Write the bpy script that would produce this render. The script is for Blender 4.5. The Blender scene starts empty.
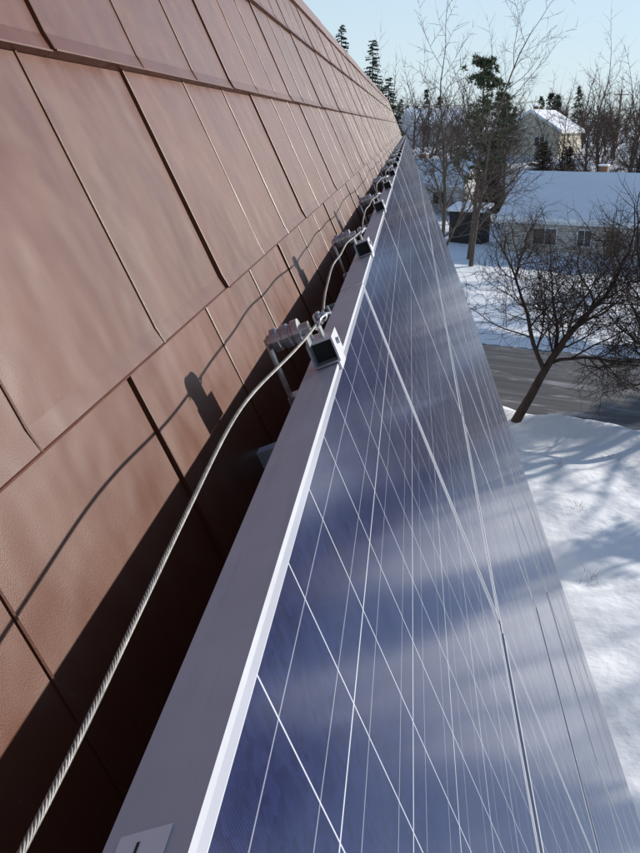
import bpy, bmesh, math, random
from mathutils import Vector, Matrix, noise
R = math.radians
random.seed(7)
scene = bpy.context.scene
COL = scene.collection

# ------------------------------------------------------------------ camera
H = 10.0
PITCH = math.atan(301/900.0)
cam_d = bpy.data.cameras.new("camera")
cam = bpy.data.objects.new("camera", cam_d)
COL.objects.link(cam)
cam.location = (0, 0, H)
cam.rotation_euler = (R(90) - PITCH, 0, 0)
cam_d.sensor_fit = 'VERTICAL'
cam_d.sensor_height = 24.0
cam_d.lens = 24.0*900/853.0
cam_d.clip_start = 0.02
cam_d.clip_end = 5000
scene.camera = cam

# ------------------------------------------------------------------ roof frame
YAW = R(5.42)
SL = R(67.2)
D1 = Vector((math.sin(YAW), math.cos(YAW), 0))
HP = Vector((math.cos(YAW), -math.sin(YAW), 0))
D2 = HP*math.cos(SL) - Vector((0, 0, math.sin(SL)))
N = HP*math.sin(SL) + Vector((0, 0, math.cos(SL)))
HC = 0.235
STAND = 0.20
FOOT = Vector((0, 0, H)) - N*HC
def P(l, s, h=0.0):
    return FOOT + D1*l + D2*s + N*h
ROT = Matrix((D1, D2, -N)).transposed()   # local x along row, y downslope, z into roof

# ------------------------------------------------------------------ light
sv = (N*1.0 + D2*(-0.02) + D1*0.72).normalized()
elev = math.asin(sv.z); azim = math.atan2(sv.x, sv.y)
sd = bpy.data.lights.new("sun", 'SUN'); sd.energy = 5.0; sd.angle = R(0.8); sd.color = (1.0, 0.945, 0.86)
so = bpy.data.objects.new("sun", sd); COL.objects.link(so)
so.rotation_euler = (-sv).to_track_quat('-Z', 'Y').to_euler()
so.location = (30, 20, 40)
w = bpy.data.worlds.new("World"); scene.world = w; w.use_nodes = True
wt = w.node_tree
sky = wt.nodes.new('ShaderNodeTexSky'); sky.sky_type = 'NISHITA'; sky.sun_disc = False
sky.sun_elevation = elev; sky.sun_rotation = azim; sky.air_density = 1.0; sky.dust_density = 0.1; sky.ozone_density = 5.0
bg = wt.nodes['Background']; bg.inputs[1].default_value = 0.15
# winter haze thickening towards the horizon
tc = wt.nodes.new('ShaderNodeTexCoord'); sp = wt.nodes.new('ShaderNodeSeparateXYZ')
wt.links.new(tc.outputs['Generated'], sp.inputs[0])
rmp = wt.nodes.new('ShaderNodeValToRGB')
rmp.color_ramp.elements[0].position = 0.0; rmp.color_ramp.elements[0].color = (0.90,0.90,0.90,1)
rmp.color_ramp.elements[1].position = 0.55; rmp.color_ramp.elements[1].color = (0.12,0.12,0.12,1)
e_ = rmp.color_ramp.elements.new(0.16); e_.color = (0.68,0.68,0.68,1)
wt.links.new(sp.outputs[2], rmp.inputs[0])
hz = wt.nodes.new('ShaderNodeMix'); hz.data_type = 'RGBA'
wt.links.new(rmp.outputs[0], hz.inputs[0]); wt.links.new(sky.outputs[0], hz.inputs[6]); hz.inputs[7].default_value = (4.5, 5.3, 5.8, 1)
wt.links.new(hz.outputs[2], bg.inputs[0])
scene.view_settings.view_transform = 'Standard'
scene.view_settings.look = 'None'
scene.view_settings.exposure = 0

# ------------------------------------------------------------------ material helpers
class M:
    def __init__(s, name, rough=0.6, metal=0.0, spec=0.5, col=(0.5,0.5,0.5)):
        s.m = bpy.data.materials.new(name); s.m.use_nodes = True
        s.t = s.m.node_tree; s.b = s.t.nodes['Principled BSDF']
        s.b.inputs['Base Color'].default_value = (*col, 1)
        s.b.inputs['Roughness'].default_value = rough
        s.b.inputs['Metallic'].default_value = metal
        s.b.inputs['Specular IOR Level'].default_value = spec
    def n(s, typ, **kw):
        nd = s.t.nodes.new(typ)
        for k, v in kw.items(): setattr(nd, k, v)
        return nd
    def l(s, a, b): s.t.links.new(a, b)
    def coord(s, scale=(1,1,1), which='Object', rot=(0,0,0)):
        tc = s.n('ShaderNodeTexCoord'); mp = s.n('ShaderNodeMapping')
        mp.inputs['Scale'].default_value = scale; mp.inputs['Rotation'].default_value = rot
        s.l(tc.outputs[which], mp.inputs[0]); return mp.outputs[0]
    def noise(s, scale, vec=None, detail=4, rough=0.55):
        nn = s.n('ShaderNodeTexNoise'); nn.inputs['Scale'].default_value = scale
        nn.inputs['Detail'].default_value = detail; nn.inputs['Roughness'].default_value = rough
        if vec: s.l(vec, nn.inputs['Vector'])
        return nn.outputs['Fac']
    def ramp(s, fac, stops):
        r = s.n('ShaderNodeValToRGB'); e = r.color_ramp.elements
        while len(e) < len(stops): e.new(0.5)
        for i, (p, c) in enumerate(stops):
            e[i].position = p; e[i].color = (*c, 1) if len(c) == 3 else c
        s.l(fac, r.inputs[0]); return r.outputs[0]
    def mix(s, fac, a, b):
        mx = s.n('ShaderNodeMix', data_type='RGBA')
        for v, i in ((fac, 0), (a, 6), (b, 7)):
            if isinstance(v, (int, float)): mx.inputs[i].default_value = v
            elif isinstance(v, tuple): mx.inputs[i].default_value = (*v, 1)
            else: s.l(v, mx.inputs[i])
        return mx.outputs[2]
    def math(s, op, a, b=None, c=None):
        nd = s.n('ShaderNodeMath', operation=op)
        for i, v in enumerate((a, b, c)):
            if v is None: continue
            if isinstance(v, (int, float)): nd.inputs[i].default_value = v
            else: s.l(v, nd.inputs[i])
        return nd.outputs[0]
    def bump(s, hgt, strength=0.3, dist=0.01):
        bn = s.n('ShaderNodeBump'); bn.inputs['Strength'].default_value = strength
        bn.inputs['Distance'].default_value = dist
        s.l(hgt, bn.inputs['Height']); s.l(bn.outputs[0], s.b.inputs['Normal'])
    def base(s, o): s.l(o, s.b.inputs['Base Color'])
    def rough(s, o): s.l(o, s.b.inputs['Roughness'])

def simple(name, c1, c2, scale=3, rough=0.7, metal=0, bump=0.2, bd=0.01, spec=0.4, sc=(1,1,1)):
    m = M(name, rough, metal, spec)
    v = m.coord(sc); f = m.noise(scale, v, 3)
    m.base(m.ramp(f, [(0.3, c1), (0.7, c2)]))
    if bump: m.bump(f, bump, bd)
    return m.m

# brown metal shingle
m = M("brown_metal", 0.5, 0.0, 0.38)
v = m.coord()
f1 = m.noise(3.0, v, 3); f2 = m.noise(700, v, 2); f3 = m.noise(14, m.coord((1,1,0.25)), 5)
geo = m.n('ShaderNodeAttribute'); geo.attribute_name = "tone"
c = m.ramp(f1, [(0.3, (0.118, 0.032, 0.0125)), (0.7, (0.152, 0.045, 0.019))])
c = m.mix(m.math('MULTIPLY', geo.outputs['Fac'], 0.45), c, (0.088, 0.023, 0.0095))
c = m.mix(m.math('MULTIPLY', m.ramp(f3, [(0.52, (0,0,0)), (0.8, (1,1,1))]), 0.16), c, (0.22, 0.11, 0.07))
c = m.mix(m.math('MULTIPLY', f2, 0.35), c, (0.065, 0.024, 0.014))
f4 = m.noise(120, v, 3, 0.7)
c = m.mix(m.ramp(f4, [(0.70, (0,0,0)), (0.74, (0.35,)*3)]), c, (0.30, 0.22, 0.18))
m.base(c)
m.rough(m.ramp(f3, [(0.3, (0.36,)*3), (0.8, (0.54,)*3)]))
hb = m.math('ADD', m.math('MULTIPLY', f2, 0.22), m.math('MULTIPLY', f1, 16.0))
m.bump(hb, 0.45, 0.002)
MAT_ROOF = m.m

MAT_ALU = simple("anodised_aluminium", (0.42,0.42,0.44), (0.52,0.52,0.54), 30, 0.42, 0.35, 0.05, 0.001)
m = M("frame_aluminium", 0.42, 0.0, 0.5)
g1 = m.noise(8, m.coord(), 4); g2 = m.noise(60, m.coord((0.06,1,1)), 4, 0.7)
c = m.ramp(g1, [(0.3,(0.47,0.475,0.50)),(0.7,(0.55,0.555,0.58))])
c = m.mix(m.ramp(g2, [(0.56,(0,0,0)),(0.75,(0.30,)*3)]), c, (0.27,0.26,0.26))
m.base(c); m.rough(m.ramp(g2, [(0.3,(0.34,)*3),(0.7,(0.52,)*3)])); MAT_FRAME = m.m
MAT_STEEL = simple("galvanised_steel", (0.42,0.41,0.40), (0.62,0.61,0.60), 60, 0.3, 0.8, 0.1, 0.001)
MAT_CABLE = simple("cable_steel", (0.16,0.15,0.135), (0.30,0.28,0.26), 90, 0.5, 0.4, 0.1, 0.001)
MAT_DARK = simple("dark_plastic_and_shade", (0.012,0.012,0.013), (0.02,0.02,0.02), 20, 0.6, 0, 0.1)
MAT_WHITE = simple("white_label", (0.75,0.75,0.75), (0.8,0.8,0.8), 20, 0.5, 0, 0)

# solar cells : UV in metres
PL, PW = 1.80, 0.985
m = M("solar_cells", 0.10, 0.0, 0.5)
uv = m.n('ShaderNodeUVMap'); sep = m.n('ShaderNodeSeparateXYZ'); m.l(uv.outputs[0], sep.inputs[0])
U, V = sep.outputs[0], sep.outputs[1]
mu, mv = 0.022, 0.017
cu = (PL-2*mu)/10; cv = (PW-2*mv)/6
def linedist(coord, off, period):
    a = m.math('DIVIDE', m.math('SUBTRACT', coord, off), period)
    a = m.math('SUBTRACT', m.math('FRACT', m.math('ADD', a, 0.5)), 0.5)
    return m.math('MULTIPLY', m.math('ABSOLUTE', a), period)
gu = m.math('LESS_THAN', linedist(U, mu, cu), 0.0013)
gv = m.math('LESS_THAN', linedist(V, mv, cv), 0.0010)
gap = m.math('MAXIMUM', gu, gv)
bus = m.math('LESS_THAN', linedist(V, mv+cv/4, cv/2), 0.0007)
fing = m.math('LESS_THAN', linedist(U, mu, 0.0035), 0.0005)
inu = m.math('LESS_THAN', m.math('ABSOLUTE', m.math('SUBTRACT', U, PL/2)), PL/2-mu)
inv = m.math('LESS_THAN', m.math('ABSOLUTE', m.math('SUBTRACT', V, PW/2)), PW/2-mv)
inside = m.math('MULTIPLY', inu, inv)
vor = m.n('ShaderNodeTexVoronoi'); vor.inputs['Scale'].default_value = 90; m.l(uv.outputs[0], vor.inputs['Vector'])
fl = m.math('FRACT', m.math('MULTIPLY', vor.outputs['Color'], 3.7))
oi = m.n('ShaderNodeObjectInfo')
cell = m.mix(fl, (0.009, 0.013, 0.054), (0.016, 0.023, 0.084))
cell = m.mix(m.math('MULTIPLY', fing, 0.05), cell, (0.25, 0.25, 0.35))
cell = m.mix(m.math('MULTIPLY', oi.outputs['Random'], 0.3), cell, (0.022, 0.024, 0.056))
cell = m.mix(bus, cell, (0.28, 0.29, 0.35))
cell = m.mix(gap, cell, (0.62, 0.63, 0.68))
cell = m.mix(inside, (0.45, 0.45, 0.5), cell)
dn = m.noise(3.0, m.coord(), 6, 0.6)
dust = m.ramp(dn, [(0.3, (0.01,)*3), (0.75, (0.05,)*3)])
cell = m.mix(dust, cell, (0.46, 0.45, 0.50))
m.base(cell)
m.rough(m.ramp(dn, [(0.3, (0.12,)*3), (0.75, (0.18,)*3)]))
MAT_CELL = m.m

# snow
m = M("snow", 0.75, 0, 0.3)
v = m.coord(); f1 = m.noise(0.35, v, 4); f2 = m.noise(1.8, v, 4, 0.5)
m.base(m.ramp(f1, [(0.3, (0.88,0.885,0.90)), (0.7, (0.92,0.923,0.93))]))
m.bump(m.math('ADD', f2, m.math('MULTIPLY', f1, 2.0)), 0.45, 0.14)
MAT_SNOW = m.m
# road
m = M("asphalt", 0.65, 0, 0.4)
v = m.coord((0.05, 1.0, 1)); f1 = m.noise(1.3, v, 6, 0.65); f2 = m.noise(60, m.coord(), 3)
c = m.mix(f2, (0.040,0.037,0.036), (0.075,0.068,0.065))
f5 = m.noise(0.9, m.coord((0.25,1,1)), 6, 0.7)
c = m.mix(m.ramp(f1, [(0.45, (0,0,0)), (0.75, (0.5,)*3)]), c, (0.33,0.31,0.31))
c = m.mix(m.ramp(f5, [(0.54, (0,0,0)), (0.66, (0.6,)*3)]), c, (0.52,0.52,0.54))
m.base(c); m.bump(f2, 0.3, 0.01)
MAT_ROAD = m.m
def barkmat(name, a, b):
    return simple(name, a, b, 6, 0.85, 0, 0.0, 0.02, 0.2, (1,1,0.3))
MAT_BARK = barkmat("bark", (0.040,0.028,0.022), (0.085,0.060,0.048))
MAT_BARK2 = barkmat("grey_bark", (0.080,0.060,0.048), (0.15,0.115,0.09))
MAT_FARB = barkmat("brown_twigs", (0.075,0.050,0.037), (0.13,0.092,0.072))
def leafmat(name, a, b):
    m = M(name, 0.7, 0, 0.3)
    f = m.noise(0.9, m.coord(), 2)
    g = m.noise(9, m.coord(), 2)
    m.base(m.mix(g, m.ramp(f, [(0.3, a), (0.7, b)]), a))
    return m.m
MAT_PINE = leafmat("pine_needles", (0.05,0.075,0.030), (0.11,0.13,0.055))
MAT_SPRUCE = leafmat("spruce_needles", (0.026,0.038,0.020), (0.055,0.070,0.035))
MAT_CEDAR = leafmat("cedar_foliage", (0.05,0.036,0.022), (0.10,0.068,0.04))
m = M("beige_siding", 0.75, 0, 0.3)
wv = m.n('ShaderNodeTexWave'); wv.bands_direction = 'Z'; wv.inputs['Scale'].default_value = 1.6
m.l(m.coord(), wv.inputs['Vector'])
m.base(m.ramp(wv.outputs['Fac'], [(0.1, (0.38,0.34,0.29)), (0.3, (0.55,0.51,0.45))])); MAT_BRICK = m.m
MAT_SIDING = simple("pale_siding", (0.52,0.46,0.34), (0.60,0.54,0.42), 6, 0.7, 0, 0.05)
MAT_WSIDING = simple("white_siding", (0.62,0.62,0.61), (0.70,0.70,0.69), 6, 0.7, 0, 0.05)
MAT_TRIM = simple("white_trim", (0.72,0.72,0.72), (0.78,0.78,0.78), 10, 0.6, 0, 0)
m = M("window_glass", 0.05, 0, 0.8, (0.02,0.025,0.03)); 
m.base(m.ramp(m.noise(0.8, m.coord(), 2), [(0.35,(0.012,0.014,0.018)),(0.7,(0.06,0.065,0.07))])); MAT_GLASS = m.m
MAT_WOOD = simple("weathered_wood", (0.16,0.09,0.055), (0.26,0.16,0.10), 8, 0.8, 0, 0.3, 0.01, 0.3, (1,1,6))
MAT_DRY = simple("dry_grass", (0.20,0.15,0.07), (0.32,0.25,0.12), 10, 0.9, 0, 0)

# ------------------------------------------------------------------ mesh helper
class MB:
    def __init__(s): s.v = []; s.f = []; s.mi = []; s.tone = []; s.cur = 0.0
    def add(s, verts, faces, mi=0):
        o = len(s.v); s.v += [tuple(x) for x in verts]
        s.tone += [s.cur]*len(verts)
        for f in faces: s.f.append(tuple(i+o for i in f)); s.mi.append(mi)
    def box(s, o, ax, ay, az, mi=0):
        o = Vector(o); ax = Vector(ax); ay = Vector(ay); az = Vector(az)
        vs = [o, o+ax, o+ax+ay, o+ay, o+az, o+ax+az, o+ax+ay+az, o+ay+az]
        fs = [(0,3,2,1),(4,5,6,7),(0,1,5,4),(1,2,6,5),(2,3,7,6),(3,0,4,7)]
        if ax.cross(ay).dot(az) < 0: fs = [f[::-1] for f in fs]
        s.add(vs, fs, mi)
    def tube(s, pts, rads, n=6, mi=0, cap=False):
        ring = []; up = None
        for i, p in enumerate(pts):
            p = Vector(p)
            t = (Vector(pts[min(i+1, len(pts)-1)]) - Vector(pts[max(i-1, 0)]))
            if t.length < 1e-9: t = Vector((0,0,1))
            t.normalize()
            if up is None:
                up = t.orthogonal().normalized()
            up = (up - t*up.dot(t))
            if up.length < 1e-6: up = t.orthogonal()
            up.normalize(); sd_ = t.cross(up)
            r = rads[i] if isinstance(rads, (list, tuple)) else rads
            ring.append([p + (up*math.cos(2*math.pi*k/n) + sd_*math.sin(2*math.pi*k/n))*r for k in range(n)])
        vs = [x for rr in ring for x in rr]; fs = []
        for i in range(len(ring)-1):
            for k in range(n):
                fs.append((i*n+k, i*n+(k+1)%n, (i+1)*n+(k+1)%n, (i+1)*n+k))
        if cap:
            fs.append(tuple(range(n))[::-1]); fs.append(tuple((len(ring)-1)*n+k for k in range(n)))
        s.add(vs, fs, mi)
    def obj(s, name, mats, parent=None, smooth=False, loc=None, tone=False):
        me = bpy.data.meshes.new(name); me.from_pydata(s.v, [], s.f); me.update()
        for mm in mats: me.materials.append(mm)
        me.polygons.foreach_set('material_index', s.mi)
        if smooth: me.polygons.foreach_set('use_smooth', [True]*len(s.f))
        if tone:
            at = me.attributes.new("tone", 'FLOAT', 'POINT'); at.data.foreach_set('value', s.tone)
        ob = bpy.data.objects.new(name, me); COL.objects.link(ob)
        if parent: ob.parent = parent
        if loc: ob.location = loc
        return ob
def empty(name, loc=(0,0,0)):
    e = bpy.data.objects.new(name, None); COL.objects.link(e); e.location = loc; return e

# ------------------------------------------------------------------ roof building
bld = empty("steep_roof_building")
L0, L1 = -3.4, 34.0
CS = 0.421
S_LINE2 = 0.124
K0 = -3
S_RIDGE = S_LINE2 + K0*CS + 0.03
NC = 18
S_EAVE = S_LINE2 + (K0+NC)*CS
SW = 1.35; TW = SW/3
mb = MB()
HR = -STAND
rr = random.Random(3)
for k in range(K0, K0+NC):
    s0 = S_LINE2 + k*CS; s1 = s0 + CS
    off = {-3: 1.15, -2: 1.31, -1: 1.66, 0: 1.07}.get(k, rr.random()*SW)
    i0 = math.floor((L0-off)/SW)
    for i in range(i0, i0+int((L1-L0)/SW)+3):
        mb.cur = rr.random()
        jj = rr.uniform(-0.0014, 0.0014)
        for j in range(3):
            la = off + SW*i + TW*j; lb = la + TW
            g = 0.002 if j == 0 else 0.0
            ha = HR + (0.0052 if j == 0 else 0.0034 - 0.0016*(j-1))
            hb_ = HR + (0.0034 - 0.0016*j if j < 2 else 0.0004)
            t = 0.013; ex = 0.014
            jit = jj + rr.uniform(-0.0007, 0.0007)
            A = P(la+g, s0, ha-0.003); B = P(lb, s0, hb_-0.003)
            rA = P(la+g, s1-0.012, ha+t*0.8+jit); rB = P(lb, s1-0.012, hb_+t*0.8+jit)
            C = P(lb, s1+ex, hb_+t+jit+0.002); D = P(la+g, s1+ex, ha+t+jit+0.002)
            Cd = P(lb, s1+ex+0.001, hb_-0.006); Dd = P(la+g, s1+ex+0.001, ha-0.012)
            mb.add([A, B, rB, rA], [(0,1,2,3)])
            mb.add([rA, rB, C, D], [(0,1,2,3)])
            mb.add([D, C, Cd, Dd], [(0,1,2,3)])
            Ad = P(la+g, s0, HR-0.02); Ddd = P(la+g, s1+ex, HR-0.012)
            mb.add([A, rA, D, Ddd, Ad], [(0,1,2,3,4)])
            Bd = P(lb, s0, HR-0.02); Cdd = P(lb, s1+ex, HR-0.012)
            mb.add([B, rB, C, Cdd, Bd], [(4,3,2,1,0)])
            if j > 0:
                mb.tube([P(la, s0, ha-0.002), P(la, s1-0.012, ha+t*0.8+jit+0.0006), P(la, s1+ex, ha+t+jit+0.0015)], 0.0023, 5, 0)
            else:
                mb.tube([P(la+g, s0, ha-0.003), P(la+g, s1-0.012, ha+t*0.8+jit), P(la+g, s1+ex, ha+t+jit+0.001)], 0.0016, 5, 0)
            mb.tube([D, C], 0.0018, 5, 0)
mb.cur = 0.5
mb.add([P(L0, S_RIDGE, HR-0.03), P(L1+0.9, S_RIDGE, HR-0.03), P(L1+0.9, S_EAVE, HR-0.03), P(L0, S_EAVE, HR-0.03)], [(0,1,2,3)], 0)
mb.obj("roof_shingles", [MAT_ROOF], bld, tone=True)
mb = MB()
D2b = -HP*math.cos(SL) - Vector((0,0,math.sin(SL)))
Nb = -HP*math.sin(SL) + Vector((0,0,math.cos(SL)))
rp = P(0, S_RIDGE, HR+0.005)
for i in range(13):
    a = L0 + i*3.0; b = a + 3.03
    h = 0.016 + (0.004 if i % 2 else 0)
    q = [rp + D2*0.11 + N*h, rp + N*h*0.9 - D2*0.01, rp + Nb*h*0.9 - D2b*0.01, rp + D2b*0.11 + Nb*h]
    lo = rp + D2*0.112 + N*(-0.004)
    vs = [lo + D1*a] + [x + D1*a for x in q] + [lo + D1*b] + [x + D1*b for x in q]
    mb.add(vs, [(0,5,6,1),(1,6,7,2),(2,7,8,3),(3,8,9,4),(0,1,2,3,4)], 0)
mb.obj("ridge_cap", [MAT_ROOF], bld)
mb = MB()
LE = S_EAVE - S_RIDGE
mb.add([rp + D1*L0, rp + D1*(L1+0.9), rp + D1*(L1+0.9) + D2b*LE, rp + D1*L0 + D2b*LE], [(0,3,2,1)], 0)
mb.obj("back_roof", [MAT_ROOF], bld)
ev = rp + D2*LE; evb = rp + D2b*LE
mb = MB()
inn = 0.35
a0 = ev - HP*inn; b0 = evb + HP*inn
for (l_, flip) in ((L0+0.3, 0), (L1+0.6, 1)):
    vs = [a0 + D1*l_, b0 + D1*l_, Vector((*(b0 + D1*l_).xy, 0)), Vector((*(a0 + D1*l_).xy, 0)), rp + D1*l_ - Vector((0,0,0.2))]
    mb.add(vs, [(0,1,2,3), (0,4,1)], 0)
for q in (a0, b0):
    x, y = q + D1*(L0+0.3), q + D1*(L1+0.6)
    mb.add([x, y, Vector((*y.xy, 0)), Vector((*x.xy, 0))], [(0,1,2,3)], 0)
for i in range(9):
    b = a0 + D1*(1.5+i*3.6); b.z = 1.1
    mb.box(b, D1*1.5, HP*0.04, (0,0,1.2), 1)
    mb.box(b - D1*0.08 - Vector((0,0,0.1)), D1*1.66, HP*0.07, (0,0,0.098), 2)
mb.obj("walls", [MAT_BRICK, MAT_GLASS, MAT_TRIM], bld)
mb = MB()
g0 = ev + HP*0.02 - Vector((0,0,0.02))
prof = [(0,0),(0,-0.09),(0.03,-0.11),(0.10,-0.11),(0.125,-0.02),(0.118,-0.02),(0.095,-0.1),(0.03,-0.1),(0.008,-0.085),(0.008,0)]
vs = []
for l_ in (L0, L1+0.9):
    for (x, z) in prof: vs.append(g0 + D1*l_ + HP*x + Vector((0,0,z)))
n = len(prof)
mb.add(vs, [(i, (i+1)%n, n+(i+1)%n, n+i) for i in range(n)], 0)
mb.obj("eave_gutter", [MAT_ROOF], bld)

# ------------------------------------------------------------------ solar panels
def panel_mesh():
    mb = MB()
    T = 0.058; lip = 0.0065; wl = 0.002
    X = Vector((1,0,0)); Y = Vector((0,1,0)); Z = Vector((0,0,1))   # Z goes INTO the roof
    mb.box((0,0,0), X*PL, Y*lip, Z*0.002, 0)
    mb.box((0,PW-lip,0), X*PL, Y*lip, Z*0.002, 0)
    mb.box((0,lip,0), X*lip, Y*(PW-2*lip), Z*0.002, 0)
    mb.box((PL-lip,lip,0), X*lip, Y*(PW-2*lip), Z*0.002, 0)
    mb.box((0,0,0.002), X*PL, Y*wl, Z*(T-0.002), 0)
    mb.box((0,PW-wl,0.002), X*PL, Y*wl, Z*(T-0.002), 0)
    mb.box((0,wl,0.002), X*wl, Y*(PW-2*wl), Z*(T-0.002), 0)
    mb.box((PL-wl,wl,0.002), X*wl, Y*(PW-2*wl), Z*(T-0.002), 0)
    mb.box((wl,wl,T-0.002), X*(PL-2*wl), Y*0.028, Z*0.002, 0)
    mb.box((wl,PW-wl-0.028,T-0.002), X*(PL-2*wl), Y*0.028, Z*0.002, 0)
    z = 0.0012
    mb.add([(lip*0.9,lip*0.9,z),(PL-lip*0.9,lip*0.9,z),(PL-lip*0.9,PW-lip*0.9,z),(lip*0.9,PW-lip*0.9,z)], [(3,2,1,0)], 1)
    mb.add([(wl,wl,0.006),(PL-wl,wl,0.006),(PL-wl,PW-wl,0.006),(wl,PW-wl,0.006)], [(0,1,2,3)], 2)
    me = bpy.data.meshes.new("solar_panel"); me.from_pydata(mb.v, [], mb.f); me.update()
    for q in (MAT_FRAME, MAT_CELL, MAT_WHITE): me.materials.append(q)
    me.polygons.foreach_set('material_index', mb.mi)
    uvl = me.uv_layers.new(name="UVMap")
    for lp in me.loops:
        co = me.vertices[lp.vertex_index].co
        uvl.data[lp.index].uv = (co.x, co.y)
    return me
pm = panel_mesh()
S_TOP = 0.290
GAPL, GAPS = 0.014, 0.03
SEAM1 = 2.16
ROWS = 6
NCOLS = 19
pr = random.Random(5)
for r in range(ROWS):
    for i in range(-2, NCOLS-2):
        l = SEAM1 + 0.007 + i*(PL+GAPL)
        if l > 30.5: continue
        s = S_TOP + r*(PW+GAPS)
        ob = bpy.data.objects.new("solar_panel", pm); COL.objects.link(ob)
        tilt = Matrix.Rotation(pr.uniform(-0.002, 0.002), 3, 'X') @ Matrix.Rotation(pr.uniform(-0.0015, 0.0015), 3, 'Y')
        ob.matrix_world = Matrix.Translation(P(l, s, pr.uniform(-0.001, 0.001))) @ (ROT @ tilt).to_4x4()
LEND = 31.5
bl = [0.0, 1.42, 2.70] + [4.15 + 1.5*i for i in range(0, 18)]
mb = MB()
for l in bl:
    mb.box(P(l-0.02, S_TOP+0.03, -0.061), D1*0.04, D2*(ROWS*(PW+GAPS)-0.1), -N*0.04, 0)
    for q in range(8):
        mb.box(P(l-0.015, S_TOP+0.1+q*0.78, -0.101), D1*0.03, D2*0.03, -N*0.1, 0)
mb.obj("mounting_rails", [MAT_ALU])
CS_, CH_ = 0.218, 0.002     # cable seat at the brackets
for bi, l in enumerate(bl):
    e = empty("cable_bracket", P(l, 0.2, 0))
    e.empty_display_size = 0.05
    mb = MB()
    s0, s1, hb, ht, wl, w_ = 0.246, S_TOP-0.002, -0.036, 0.008, 0.003, 0.072
    la = l - w_/2
    mb.box(P(la, s0, hb), D1*w_, D2*(s1-s0), N*wl)
    mb.box(P(la, s0, ht-wl), D1*w_, D2*(s1-s0), N*wl)
    mb.box(P(la, s0, hb+wl), D1*w_, D2*wl, N*(ht-hb-2*wl))
    mb.box(P(la, s1-wl, hb+wl), D1*w_, D2*wl, N*(ht-hb-2*wl))
    mb.box(P(la, s1+0.0003, 0.0025), D1*w_, D2*0.014, N*0.003)
    mb.box(P(la+0.03, s0+wl, hb+wl), D1*0.003, D2*(s1-s0-2*wl), N*(ht-hb-2*wl), 1)  # dark plate inside the open tube, standing in for its inner shade
    mb.tube([P(l, 0.262, ht), P(l, 0.262, ht+0.005)], 0.0060, 6, 0, True)
    o = mb.obj("clamp", [MAT_ALU, MAT_DARK], e); o.location = -e.location
    mb = MB()
    ps = 0.218; lo_ = -0.045
    prof = [(0.0,-0.086),(0.012,-0.086),(0.012,-0.080),(0.019,-0.078),(0.019,-0.068),(0.0165,-0.066),(0.0165,-0.062),(0.019,-0.060),(0.019,-0.050),(0.0165,-0.048),(0.0165,-0.044),(0.020,-0.042),(0.020,-0.031),(0.010,-0.030),(0.010,-0.016),(0.0,-0.0155)]
    n = 20; vs = []
    for (rad, h) in prof:
        for k in range(n):
            a = 2*math.pi*k/n
            vs.append(P(l+lo_, ps, h) + D1*math.cos(a)*rad + D2*math.sin(a)*rad)
    mb.add(vs, [(i*n+k, i*n+(k+1)%n, (i+1)*n+(k+1)%n, (i+1)*n+k) for i in range(len(prof)-1) for k in range(n)])
    mb.box(P(l+lo_-0.010, ps-0.008, -0.0905), D1*0.020, D2*(S_TOP+0.06-ps), N*0.0040)
    mb.box(P(l+lo_-0.010, ps+0.008, -0.030), D1*0.060, D2*0.022, N*0.004)
    mb.box(P(l-0.012, ps-0.008, -0.012), D1*0.024, D2*0.036, N*0.004)
    o = mb.obj("post", [MAT_STEEL], e); o.location = -e.location
    mb = MB()
    cc = P(l, CS_, CH_)
    mb.box(cc - D1*0.009 - D2*0.010 - N*0.0095, D1*0.018, D2*0.020, N*0.006)
    for q in (-0.005, 0.005):
        pts = []
        for k in range(9):
            a = math.pi*k/8
            pts.append(cc + D1*q + D2*math.cos(a)*0.006 + N*math.sin(a)*0.006)
        pts = [pts[0] - N*0.014] + pts + [pts[-1] - N*0.014]
        mb.tube(pts, 0.0018, 6, 0, True)
    dr = random.uniform(-1,1)
    tail = [cc + D1*0.060 + N*0.004 - D2*0.004, cc + D1*0.04 + N*0.008 + D2*0.005, cc + D1*0.018 + N*0.006, cc - D1*0.012 + N*0.005 - D2*0.003, cc - D1*0.035 + N*0.001 + D2*(0.006*dr), cc - D1*0.052 - N*0.008 + D2*0.008]
    mb.tube(tail, 0.0021, 6, 0, True)
    o = mb.obj("wire_clip", [MAT_STEEL], e, True); o.location = -e.location
# cable
rnd = random.Random(11)
knots = [(-1.6, CS_, CH_)] + [(l, CS_, CH_) for l in bl if l > 0.5]
path = []
for i in range(len(knots)-1):
    a, b = knots[i], knots[i+1]
    nseg = 90 if i < 3 else 30
    if i == 0: dh, ds = -0.080, 0.018
    elif i == 1: dh, ds = -0.025, -0.014
    else: dh, ds = rnd.uniform(-0.045, -0.015), rnd.uniform(-0.025, 0.006)
    ph = rnd.uniform(0, 6)
    for k in range(nseg):
        t = k/nseg
        e_ = math.sin(math.pi*t)
        ex2 = 0
        if i == 0:
            e_ = math.sin(math.pi*min(t*0.78+0.11, 1))**0.8 if t > 0.04 else e_
            e_ *= min(1, (1-t)/0.10)
            ex2 = -0.020*math.exp(-((t-0.855)/0.06)**2) + 0.016*math.exp(-((t-0.64)/0.08)**2)
        path.append(P(a[0]+(b[0]-a[0])*t, a[1] + ds*e_ + ex2 + 0.003*math.sin(6*math.pi*t+ph)*e_, a[2] + dh*e_ + 0.003*math.sin(9*t+ph)*e_))
path.append(P(*knots[-1]))
for _ in range(14):
    path = [path[0]] + [(path[i-1]+path[i]*2+path[i+1])/4 for i in range(1, len(path)-1)] + [path[-1]]
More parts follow.
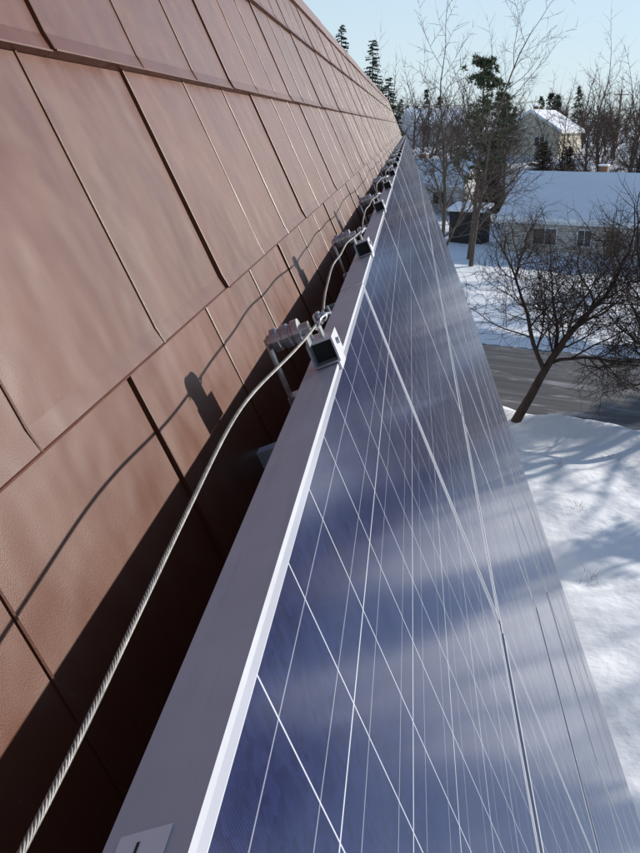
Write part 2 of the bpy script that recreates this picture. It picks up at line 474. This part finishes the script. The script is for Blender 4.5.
def resample(path, step):
    out = [path[0].copy()]; acc = 0
    for i in range(1, len(path)):
        a, b = path[i-1], path[i]; d = (b-a).length
        while acc + d >= step:
            t = (step-acc)/d; a = a.lerp(b, t); out.append(a.copy()); d = (b-a).length; acc = 0
        acc += d
    return out
mb = MB()
near = resample(path, 0.003)
cut = [p for p in near if (p-FOOT).dot(D1) < 4.2]
far_ = [p for p in near if (p-FOOT).dot(D1) >= 4.19][::12]
pitch_ = 0.030
for sidx in range(6):
    pts = []
    for i, p in enumerate(cut):
        a = 2*math.pi*(i*0.003/pitch_ + sidx/6)
        pts.append(p + (D2*math.cos(a) + N*math.sin(a))*0.0015)
    mb.tube(pts, 0.00092, 5)
mb.tube(far_, 0.0024, 6)
mb.obj("steel_cable", [MAT_CABLE], None, True)
# sticker on the frame side
st = empty("label_sticker", P(0.40, S_TOP, -0.03)); st.empty_display_size = 0.03
mb = MB()
mb.add([P(0.33, S_TOP-0.0012, -0.014), P(0.39, S_TOP-0.0012, -0.014), P(0.39, S_TOP-0.0012, -0.047), P(0.33, S_TOP-0.0012, -0.047)], [(0,1,2,3)], 0)
o = mb.obj("sticker_paper", [MAT_WHITE], st); o.location = -st.location
cu_ = bpy.data.curves.new("digit", 'FONT'); cu_.body = "1"; cu_.size = 0.020; cu_.extrude = 0.0001
to = bpy.data.objects.new("digit", cu_); COL.objects.link(to); cu_.materials.append(MAT_DARK)
to.parent = st
tm = Matrix((N, D1, -D2)).transposed().to_4x4()
to.matrix_local = Matrix.Translation(P(0.368, S_TOP-0.0016, -0.038) - st.location) @ tm

# ------------------------------------------------------------------ ground
RD = Vector((1, -0.50, 0)).normalized(); RN = Vector((-RD.y, RD.x, 0))
RC = Vector((7.0, 30.9, 0)) + RN*5.6
RW = 5.2
def gz(x, y):
    d = (Vector((x, y, 0))-RC).dot(RN)
    u = (Vector((x, y, 0))-RC).dot(RD)
    ad = abs(d)
    t = min(max((y + 0.3*x - 95)/55, 0), 1); hill = 6.5*t*t*(3-2*t)
    if y + 0.3*x > 150: hill += min((y-120)*0.01, 4)
    if ad < RW: return hill - 0.0
    m_ = min((ad-RW)/1.2, 1)
    z = m_*(0.30*noise.noise(Vector((x*0.16, y*0.16, 0))) + 0.12*noise.noise(Vector((x*0.6, y*0.6, 3))) + 0.22)
    bank = math.exp(-((ad-RW-1.1)/0.75)**2)*(0.34+0.3*noise.noise(Vector((u*0.55, d*0.5, 7))))
    return max(hill + z + bank, 0.0) if ad > RW else hill
def axis(a, b, step, lo, hi):
    arr = []; x = a
    while x <= b: arr.append(x); x += step
    st = step; x = arr[0]
    pre = []
    while x > lo: st *= 1.25; x -= st; pre.append(x)
    st = step; x = arr[-1]; post = []
    while x < hi: st *= 1.25; x += st; post.append(x)
    return pre[::-1] + arr + post
xs = axis(1, 36, 0.30, -1500, 1500); ys = axis(8, 60, 0.30, -600, 2500)
vs = [(x, y, gz(x, y) - (0.03 if abs((Vector((x,y,0))-RC).dot(RN)) < RW else 0)) for y in ys for x in xs]
nx = len(xs)
mb = MB(); mb.add(vs, [(j*nx+i, j*nx+i+1, (j+1)*nx+i+1, (j+1)*nx+i) for j in range(len(ys)-1) for i in range(nx-1)])
mb.obj("snowy_ground", [MAT_SNOW], None, True)
mb = MB()
for i in range(60):
    a = -60 + i*3; b = a+3
    mb.add([(a,-RW,0),(b,-RW,0),(b,RW,0),(a,RW,0)], [(0,1,2,3)])
o = mb.obj("road", [MAT_ROAD]); o.location = RC + Vector((0,0,0.012)); o.rotation_euler = (0,0,math.atan2(RD.y, RD.x))

# ------------------------------------------------------------------ trees
def grow(mb, rng, p, d, L, r, depth, maxd, P_):
    ns = 5 if depth < 2 else (4 if depth < maxd-1 else 3)
    if depth == maxd: ns = 2
    pts = [p.copy()]; rad = [r]; dirs = [d.copy()]
    dd = d.copy()
    end = r*P_.get('taper', 0.55) if depth < maxd else r*0.35
    for i in range(ns):
        wob = P_['wob']*(1+0.3*depth)
        dd = dd + Vector((rng.gauss(0,wob), rng.gauss(0,wob), rng.gauss(0,wob))) + Vector((0,0,P_['up']*(1 if depth>0 else 0.5)))
        if P_.get('lean') and depth <= 1: dd += P_['lean']*0.08
        dd.normalize()
        p = p + dd*(L/ns); pts.append(p.copy()); rad.append(r + (end-r)*(i+1)/ns); dirs.append(dd.copy())
    sides = 8 if depth == 0 else (6 if depth == 1 else (4 if depth == 2 else 3))
    mb.tube(pts, rad, sides)
    if depth >= maxd: return
    nc = P_['nc'][depth]
    mn = P_.get('minr', 0.004)
    for c in range(nc):
        t = P_['t0'][depth] + (1-P_['t0'][depth])*(c+rng.random()*0.8)/nc
        t = min(t, 0.999)
        f = t*ns; i = int(f); q = pts[i].lerp(pts[i+1], f-i); rq = rad[i] + (rad[i+1]-rad[i])*(f-i)
        ax = dirs[i+1] if i+1 < len(dirs) else dirs[i]
        ortho = ax.orthogonal().normalized()
        ortho.rotate(Matrix.Rotation(c*2.4 + rng.uniform(-0.6, 0.6), 3, ax))
        ang = R(rng.uniform(*P_['ang']))
        nd = (ax*math.cos(ang) + ortho*math.sin(ang)).normalized()
        grow(mb, rng, q, nd, L*rng.uniform(*P_['lr'])*(1-0.35*t), max(rq*rng.uniform(0.45,0.68), mn), depth+1, maxd, P_)
    if depth > 0 or P_.get('leader', True):
        grow(mb, rng, pts[-1], dirs[-1], L*rng.uniform(0.6, 0.8), rad[-1], depth+1, maxd, P_)
def bare_tree(name, loc, seed, trunkL, r, maxd, Pm, mat, d=Vector((0,0,1))):
    mb = MB(); grow(mb, random.Random(seed), Vector((0,0,-0.3)), d.normalized(), trunkL, r, 0, maxd, Pm)
    return mb.obj(name, [mat], None, True, loc)
APPLE = dict(wob=0.12, up=0.045, nc=[5,5,4,4,3], t0=[0.5,0.3,0.15,0.15,0.15], ang=(30,65), lr=(0.72,0.95), lean=Vector((0.3,0.1,0)), minr=0.009)
bare_tree("apple_tree", (6.6, 29.6, 0.2), 23, 3.7, 0.19, 5, APPLE, MAT_BARK, Vector((0.16,0.05,1)))
bare_tree("apple_tree", (12.3, 28.3, 0.2), 27, 3.4, 0.17, 4, dict(APPLE, lean=Vector((-0.5,0.1,0)), nc=[6,6,5,4,3]), MAT_BARK, Vector((-0.2,0.05,1)))
SMALL = dict(wob=0.13, up=0.02, nc=[6,5,4,3,3], t0=[0.5,0.2,0.15,0.15,0.15], ang=(35,75), lr=(0.8,1.05), minr=0.011)
TALL = dict(wob=0.06, up=0.03, nc=[11,7,5,4], t0=[0.3,0.2,0.15,0.15], ang=(25,58), lr=(0.42,0.66), taper=0.4, minr=0.014)
bare_tree("bare_maple_tree", (7.6, 57, 0.2), 5, 8.0, 0.17, 4, TALL, MAT_BARK2, Vector((0.16,0,1)))
bare_tree("bare_maple_tree", (11.0, 66, 0.2), 8, 9.5, 0.19, 4, TALL, MAT_BARK2, Vector((0.05,0,1)))
bare_tree("bare_maple_tree", (27.5, 92, 0.4), 15, 8.0, 0.24, 4, dict(TALL, ang=(25,60), nc=[14,8,5,4]), MAT_FARB)
bare_tree("bare_maple_tree", (19.5, 98, 0.8), 16, 7.0, 0.2, 4, TALL, MAT_BARK2)
bare_tree("bare_maple_tree", (6.5, 84, 0.2), 17, 7.5, 0.2, 4, TALL, MAT_FARB)
bare_tree("bare_maple_tree", (32.5, 96, 0.8), 18, 7.5, 0.2, 4, TALL, MAT_FARB)
bare_tree("bare_maple_tree", (23.5, 90, 0.3), 19, 5.5, 0.16, 4, dict(TALL, nc=[12,7,5,4]), MAT_FARB)
bare_tree("bare_maple_tree", (13.0, 60, 0.2), 31, 2.6, 0.11, 4, SMALL, MAT_BARK)
bare_tree("bare_maple_tree", (18.5, 56, 0.2), 33, 2.9, 0.12, 4, SMALL, MAT_BARK)
bare_tree("bare_maple_tree", (15.5, 50, 0.2), 35, 2.4, 0.10, 4, SMALL, MAT_BARK)
for i, (x, y, sd_) in enumerate(((22, 20, 41), (30, 30, 42), (19, 34, 43), (34, 18, 44))):
    bare_tree("bare_maple_tree", (x, y, 0.2), sd_, 8.5, 0.28, 3, dict(TALL, nc=[12,7,5,3], ang=(30,60)), MAT_BARK2)

def conifer(name, loc, h, rad, seed, mat, dens=1.0, z0=0.08, droop=0.25, ragged=0.2):
    rng = random.Random(seed); mb = MB()
    mb.tube([(0,0,-0.3),(0.05,0,h*0.5),(0,0,h*0.98)], [h*0.016,h*0.010,0.01], 6, 0)
    z = h*z0
    while z < h*0.985:
        fr = 1-(z/h - z0)/(1-z0)
        nb = max(4, int(9*dens*(0.4+fr)))
        for b in range(nb):
            a = rng.uniform(0, 2*math.pi); L = rad*(fr**0.85+0.04)*rng.uniform(1-ragged, 1+ragged*0.6)
            d = Vector((math.cos(a), math.sin(a), 0)); n_ = max(3, int(L/0.22))
            sd_ = Vector((-d.y, d.x, 0))
            zj = z + rng.uniform(-0.12, 0.12)
            mb.tube([(0,0,zj), d*L*0.95 + Vector((0,0,zj-droop*L))], [0.02,0.006], 3, 0)
            for k in range(n_):
                t = (k+0.7)/n_
                c_ = d*L*t + Vector((0,0,zj - droop*L*t + 0.1*L*t*t))
                wdt = 0.42*L*(1-t*0.75)*rng.uniform(0.6,1.1)+0.1
                for sgn in (-1, 1):
                    for u in range(2):
                        tip = c_ + sd_*sgn*wdt*rng.uniform(0.5,1) + d*0.25*rng.uniform(0.3,1.2) + Vector((0,0,rng.uniform(-0.22,0.03)))
                        b1 = c_ + d*rng.uniform(-0.12,0.02); b2 = c_ + d*rng.uniform(0.05,0.2) + Vector((0,0,rng.uniform(-0.14,0.08)))
                        mb.add([b1, b2, tip], [(0,1,2)], 1)
        z += h*0.022*rng.uniform(0.7,1.3)/max(dens,0.6)
    return mb.obj(name, [MAT_BARK, mat], None, False, loc)
conifer("spruce_tree", (1.9, 88, 0), 19.0, 2.9, 1, MAT_SPRUCE, 1.3)
conifer("spruce_tree", (5.0, 92, 0), 18.0, 2.8, 2, MAT_SPRUCE, 1.3)
conifer("spruce_tree", (-0.7, 100, 0), 20.5, 3.0, 3, MAT_SPRUCE, 1.2)
conifer("spruce_tree", (8.0, 112, 3), 12.5, 3.0, 4, MAT_SPRUCE, 1.2)
conifer("spruce_tree", (18.5, 27, 0), 7.5, 2.3, 51, MAT_SPRUCE, 1.0, 0.04)  # out of view, added so the panels reflect soft dark bands
conifer("spruce_tree", (25, 40, 0), 10.0, 2.8, 52, MAT_SPRUCE, 1.0, 0.04)  # also unseen, added for the panel reflections
conifer("spruce_tree", (15.5, 17.5, 0), 6.0, 2.0, 53, MAT_SPRUCE, 1.0, 0.04)  # unseen as well, added to darken the panel reflections
def cedar(name, loc, h, rad, seed, mat=MAT_CEDAR):
    conifer(name, loc, h, rad, seed, mat, 1.3, 0.03, 0.05, 0.3)
cedar("cedar_tree", (22.0, 93, 0.4), 8.4, 2.6, 6)
cedar("cedar_tree", (24.8, 94, 0.4), 7.6, 2.4, 7)
cedar("cedar_tree", (31.0, 89, 0.3), 8.0, 2.4, 8, MAT_SPRUCE)
cedar("cedar_tree", (33.5, 87, 0.3), 7.0, 2.4, 9, MAT_SPRUCE)
cedar("cedar_tree", (18.6, 102, 1.0), 7.0, 2.0, 10)
def pine(name, loc, h, seed, crown0=0.42, rad=3.0):
    rng = random.Random(seed); mb = MB()
    tr = [Vector((0.03*h*math.sin(t*2.2), 0, h*t-0.3)) for t in [i/8 for i in range(9)]]
    mb.tube(tr, [h*0.014*(1-0.9*i/8)+0.01 for i in range(9)], 8, 0)
    for b in range(46):
        t = crown0 + (1-crown0)*rng.random()**0.9; t = min(t, 0.985)
        i = int(t*8); base = tr[i].lerp(tr[min(i+1,8)], t*8-i)
        a = rng.uniform(0, 2*math.pi)
        L = rad*(1-((t-crown0)/(1-crown0))**1.6*0.8)*rng.uniform(0.45,1.05)
        d = Vector((math.cos(a), math.sin(a), rng.uniform(0.05,0.5))).normalized()
        e_ = base + d*L
        mb.tube([base, base.lerp(e_,0.5)-Vector((0,0,0.08*L)), e_], [0.05,0.03,0.012], 4, 0)
        for c in range(rng.randint(4,8)):
            q = base.lerp(e_, rng.uniform(0.4,1.05)) + Vector((rng.gauss(0,0.35),rng.gauss(0,0.35),rng.gauss(0,0.16)))
            cr = rng.uniform(0.22,0.5)
            for k in range(34):
                dv = Vector((rng.gauss(0,1),rng.gauss(0,1),rng.gauss(0.25,0.6))).normalized()
                o_ = q + dv*cr*rng.uniform(0.1,0.6); s_ = dv.orthogonal().normalized(); s_.rotate(Matrix.Rotation(rng.uniform(0,6.3),3,dv))
                mb.add([o_ - s_*0.05, o_ + s_*0.05, o_ + dv*cr*0.55 + Vector((0,0,0.05))], [(0,1,2)], 1)
    return mb.obj(name, [MAT_BARK2, MAT_PINE], None, False, loc)
pine("pine_tree", (11.5, 70, 0.2), 14.6, 3, 0.42, 2.9)
pine("pine_tree", (22.5, 118, 5.0), 9, 4, 0.3, 2.6)

# distant tree line : one mesh
mb = MB(); rng = random.Random(77)
FAR = dict(wob=0.07, up=0.03, nc=[9,5,4], t0=[0.12,0.15,0.15], ang=(25,55), lr=(0.45,0.68), taper=0.45, minr=0.035)
for i in range(125):
    y = rng.uniform(108, 215); x = rng.uniform(-6, 0.42*y+14)
    if y < 150 and 18 < x < 32 and rng.random() < 0.5: continue
    hh = rng.uniform(5.0, 8.0)
    grow(mb, rng, Vector((x, y, gz(x,y)-0.3)), Vector((rng.gauss(0,.05),0,1)).normalized(), hh*0.75, 0.17, 0, 3, FAR)
for i in range(30):
    y = rng.uniform(140, 220); x = rng.uniform(-5, 0.42*y+12); z = gz(x,y); hh = rng.uniform(5,10); rd = hh*rng.uniform(0.16,0.26)
    for k in range(420):
        t = rng.random()**1.2; a = rng.uniform(0,6.283); rr_ = rd*(1-t)**0.8*rng.uniform(0.5,1.1)
        c_ = Vector((x+math.cos(a)*rr_, y+math.sin(a)*rr_, z+hh*(0.06+0.94*t)))
        s_ = 0.55
        mb.add([c_, c_+Vector((rng.uniform(-s_,s_),rng.uniform(-s_,s_),rng.uniform(-s_,s_*0.2))), c_+Vector((rng.uniform(-s_,s_),rng.uniform(-s_,s_),rng.uniform(-s_,s_*0.4)))], [(0,1,2)], 1)
mb.obj("distant_treeline", [MAT_FARB, MAT_SPRUCE])
mb = MB()
SH = dict(wob=0.15, up=0.03, nc=[6,4,3], t0=[0.1,0.15,0.15], ang=(20,55), lr=(0.6,0.9), taper=0.5, minr=0.014)
for i in range(34):
    y = rng.uniform(88, 112); x = rng.uniform(5, 0.42*y+3)
    if 17 < x-((y-75)*0.45) < 30 and y < 92: continue
    for q in range(3):
        grow(mb, rng, Vector((x+rng.gauss(0,.3), y+rng.gauss(0,.3), gz(x,y)-0.2)), Vector((rng.gauss(0,.3),rng.gauss(0,.3),1)).normalized(), rng.uniform(1.2,2.2), 0.05, 0, 3, SH)
mb.obj("bare_shrubs", [MAT_FARB])

# ------------------------------------------------------------------ houses
def house(name, c, yaw, Lx, Ly, wall, ridge, mat, windows, gable_front=False, over=0.45, door=None):
    e = empty(name, c); e.rotation_euler = (0,0,yaw)
    X = Vector((1,0,0)); Y = Vector((0,1,0)); Z = Vector((0,0,1))
    mb = MB()
    mb.box((0,0,-1), X*Lx, Y*0.2, Z*(wall+1)); mb.box((0,Ly-0.2,-1), X*Lx, Y*0.2, Z*(wall+1))
    mb.box((0,0.2,-1), X*0.2, Y*(Ly-0.4), Z*(wall+1)); mb.box((Lx-0.2,0.2,-1), X*0.2, Y*(Ly-0.4), Z*(wall+1))
    rs = (ridge-wall)
    if gable_front:
        for yy in (0.0, Ly-0.2):
            mb.add([(0,yy,wall),(Lx,yy,wall),(Lx/2,yy,wall+rs),(0,yy+0.2,wall),(Lx,yy+0.2,wall),(Lx/2,yy+0.2,wall+rs)], [(0,1,2),(5,4,3),(0,3,4,1),(0,2,5,3),(1,4,5,2)])
    else:
        for xx in (0.0, Lx-0.2):
            mb.add([(xx,0,wall),(xx,Ly,wall),(xx,Ly/2,wall+rs),(xx+0.2,0,wall),(xx+0.2,Ly,wall),(xx+0.2,Ly/2,wall+rs)], [(0,2,1),(3,4,5),(0,1,4,3),(0,3,5,2),(1,2,5,4)])
    mb.obj("walls", [mat], e)
    def slab(z0, th, ov, mi, m_):
        if gable_front:
            half = Lx/2; k = rs/half
            pr_ = [(-ov, wall - k*ov), (half, wall+rs), (Lx+ov, wall-k*ov)]
            f = lambda a, b, y: (a, y, b)
            ya, yb = -ov, Ly+ov
        else:
            half = Ly/2; k = rs/half
            pr_ = [(-ov, wall-k*ov), (half, wall+rs), (Ly+ov, wall-k*ov)]
            f = lambda a, b, y: (y, a, b)
            ya, yb = -ov, Lx+ov
        vs = []
        nseg = 16
        for i in range(nseg+1):
            y = ya + (yb-ya)*i/nseg
            lump = 0.05*noise.noise(Vector((y*0.8, z0, 5))) if mi else 0
            for (a, b) in pr_: vs.append(f(a, b+z0, y))
            for (a, b) in pr_[::-1]: vs.append(f(a, b+z0+th+lump, y))
        fs = []
        for i in range(nseg):
            for q in range(6):
                fs.append((i*6+q, i*6+(q+1)%6, (i+1)*6+(q+1)%6, (i+1)*6+q))
        fs.append((0,1,4,5)); fs.append((1,2,3,4)); o6 = nseg*6
        fs.append((o6,o6+1,o6+4,o6+5)); fs.append((o6+1,o6+2,o6+3,o6+4))
        mbb = MB(); mbb.add(vs, fs); return mbb.obj(m_[0], [m_[1]], e)
    slab(0.02, 0.16, over, 0, ("roof", MAT_TRIM))
    slab(0.185, 0.26, over-0.06, 1, ("roof_snow", MAT_SNOW))
    mb = MB()
    for (x, z, ww, hh) in windows:
        mb.box((x, -0.03, z), X*ww, Y*0.025, Z*hh, 0)
        mb.box((x-0.09, -0.07, z-0.09), X*(ww+0.18), Y*0.065, Z*0.088, 1)
        mb.box((x-0.09, -0.07, z+hh+0.002), X*(ww+0.18), Y*0.065, Z*0.088, 1)
        mb.box((x-0.09, -0.07, z), X*0.088, Y*0.065, Z*hh, 1)
        mb.box((x+ww+0.002, -0.07, z), X*0.088, Y*0.065, Z*hh, 1)
        mb.box((x+ww/2-0.03, -0.055, z), X*0.06, Y*0.022, Z*hh, 1)
    mb.obj("windows", [MAT_GLASS, MAT_TRIM], e)
    if door:
        mb = MB(); mb.box((door, -0.05, 0.1), X*0.95, Y*0.045, Z*2.05, 0); mb.box((door+0.2,-0.07,1.2), X*0.55, Y*0.018, Z*0.7, 1)
        mb.box((door-0.3,-1.0,-0.3), X*1.6, Y*0.95, Z*0.45, 0)
        mb.obj("door", [MAT_WOOD, MAT_GLASS], e)
    mb = MB(); mb.box((Lx*0.3, Ly*0.55, wall), X*0.7, Y*0.7, Z*(rs+0.9), 0); mb.box((Lx*0.3-0.06, Ly*0.55-0.06, wall+rs+0.902), X*0.82, Y*0.82, Z*0.12, 1)
    mb.obj("chimney", [MAT_WOOD, MAT_SNOW], e)
    return e
yw = math.atan2(RD.y, RD.x)
house("bungalow", (14.8, 74.5, 0.1), yw, 20, 12.5, 2.7, 5.8, MAT_BRICK, [(2.6,0.9,1.8,1.2),(6.1,0.9,1.0,1.2),(10.4,0.7,2.4,1.5),(15.5,0.9,1.4,1.2)], door=8.3)
house("white_bungalow", (7.0, 104, 1.0), yw, 9, 8, 2.7, 5.0, MAT_WSIDING, [(2,0.9,1.6,1.2),(6,0.9,1.4,1.2)])
house("pale_house", (25.6, 134, 6.3), R(-32), 8.5, 10, 2.9, 5.4, MAT_SIDING, [(1.2,1.0,1.4,1.2),(5.0,1.0,1.4,1.2)], True)
house("pale_house", (15.0, 150, 7.4), R(10), 9, 8, 2.8, 4.8, MAT_WSIDING, [(1.2,1.2,1.4,1.2),(6.0,1.2,1.6,1.2)])
house("pale_house", (40.5, 112, 3.0), R(-20), 11, 8, 2.8, 4.8, MAT_SIDING, [(1.2,1.2,1.4,1.2),(6.6,1.2,1.8,1.2)])

e = empty("garden_shed", (11.4, 81, 0.25)); e.rotation_euler = (0,0,yw)
mb = MB(); mb.box((0,0,-0.3), (3.0,0,0), (0,2.4,0), (0,0,2.9), 0); mb.box((0.9,-0.04,-0.1),(1.2,0,0),(0,0.035,0),(0,0,2.1),1)
for i in range(15): mb.box((0.02+i*0.2,-0.02,-0.3),(0.02,0,0),(0,0.018,0),(0,0,2.88),1)
mb.obj("walls", [simple("dark_stain", (0.022,0.021,0.022), (0.035,0.033,0.033), 8, 0.7), MAT_DARK], e)
mb = MB(); mb.add([(-0.2,-0.25,2.62),(3.2,-0.25,2.62),(3.2,2.6,3.0),(-0.2,2.6,3.0),(-0.2,-0.25,2.85),(3.2,-0.25,2.85),(3.2,2.6,3.25),(-0.2,2.6,3.25)], [(0,3,2,1),(4,5,6,7),(0,1,5,4),(1,2,6,5),(2,3,7,6),(3,0,4,7)])
mb.obj("roof_snow", [MAT_SNOW], e)

mb = MB(); rng = random.Random(9)
for (cx, cy, n_) in ((6.1,18.3,20),(7.2,25.5,14),(6.9,22.0,8),(9.2,26.5,14)):
    for k in range(n_):
        x = cx+rng.gauss(0,0.15); y = cy+rng.gauss(0,0.15); z = gz(x,y)-0.05
        d = Vector((rng.gauss(0,0.3), rng.gauss(0,0.3), 1)).normalized(); L = rng.uniform(0.08,0.3)
        mb.tube([(x,y,z), Vector((x,y,z))+d*L*0.6, Vector((x,y,z))+d*L+Vector((rng.gauss(0,0.05),0,-0.02))], [0.006,0.005,0.002], 3)
mb.obj("dry_weeds", [MAT_DRY])

e = empty("utility_pole", (-14, 66, 0))
e2 = empty("utility_pole", (44, 140, 5))
for ee, hh in ((e, 12.5), (e2, 10.0)):
    mb = MB(); mb.tube([(0,0,-1),(0,0,hh)], [0.16,0.11], 10, 0, True); mb.box((-1.1,-0.06,hh-0.8),(2.2,0,0),(0,0.12,0),(0,0,0.12))
    for x in (-1,0.0,1): mb.tube([(x,0,hh-0.68),(x,0,hh-0.5)],[0.05,0.03],8,0,True)
    mb.obj("pole", [MAT_WOOD], ee)
mb = MB()
for x in (-1, 0, 1):
    a = Vector((-14+x,66,12.0)); b = Vector((44+x,140,14.5)); pts = []
    for k in range(25):
        t = k/24; p_ = a.lerp(b,t); p_.z -= 1.2*math.sin(math.pi*t); pts.append(p_)
    mb.tube(pts, 0.018, 4)
mb.obj("overhead_wires", [MAT_DARK])
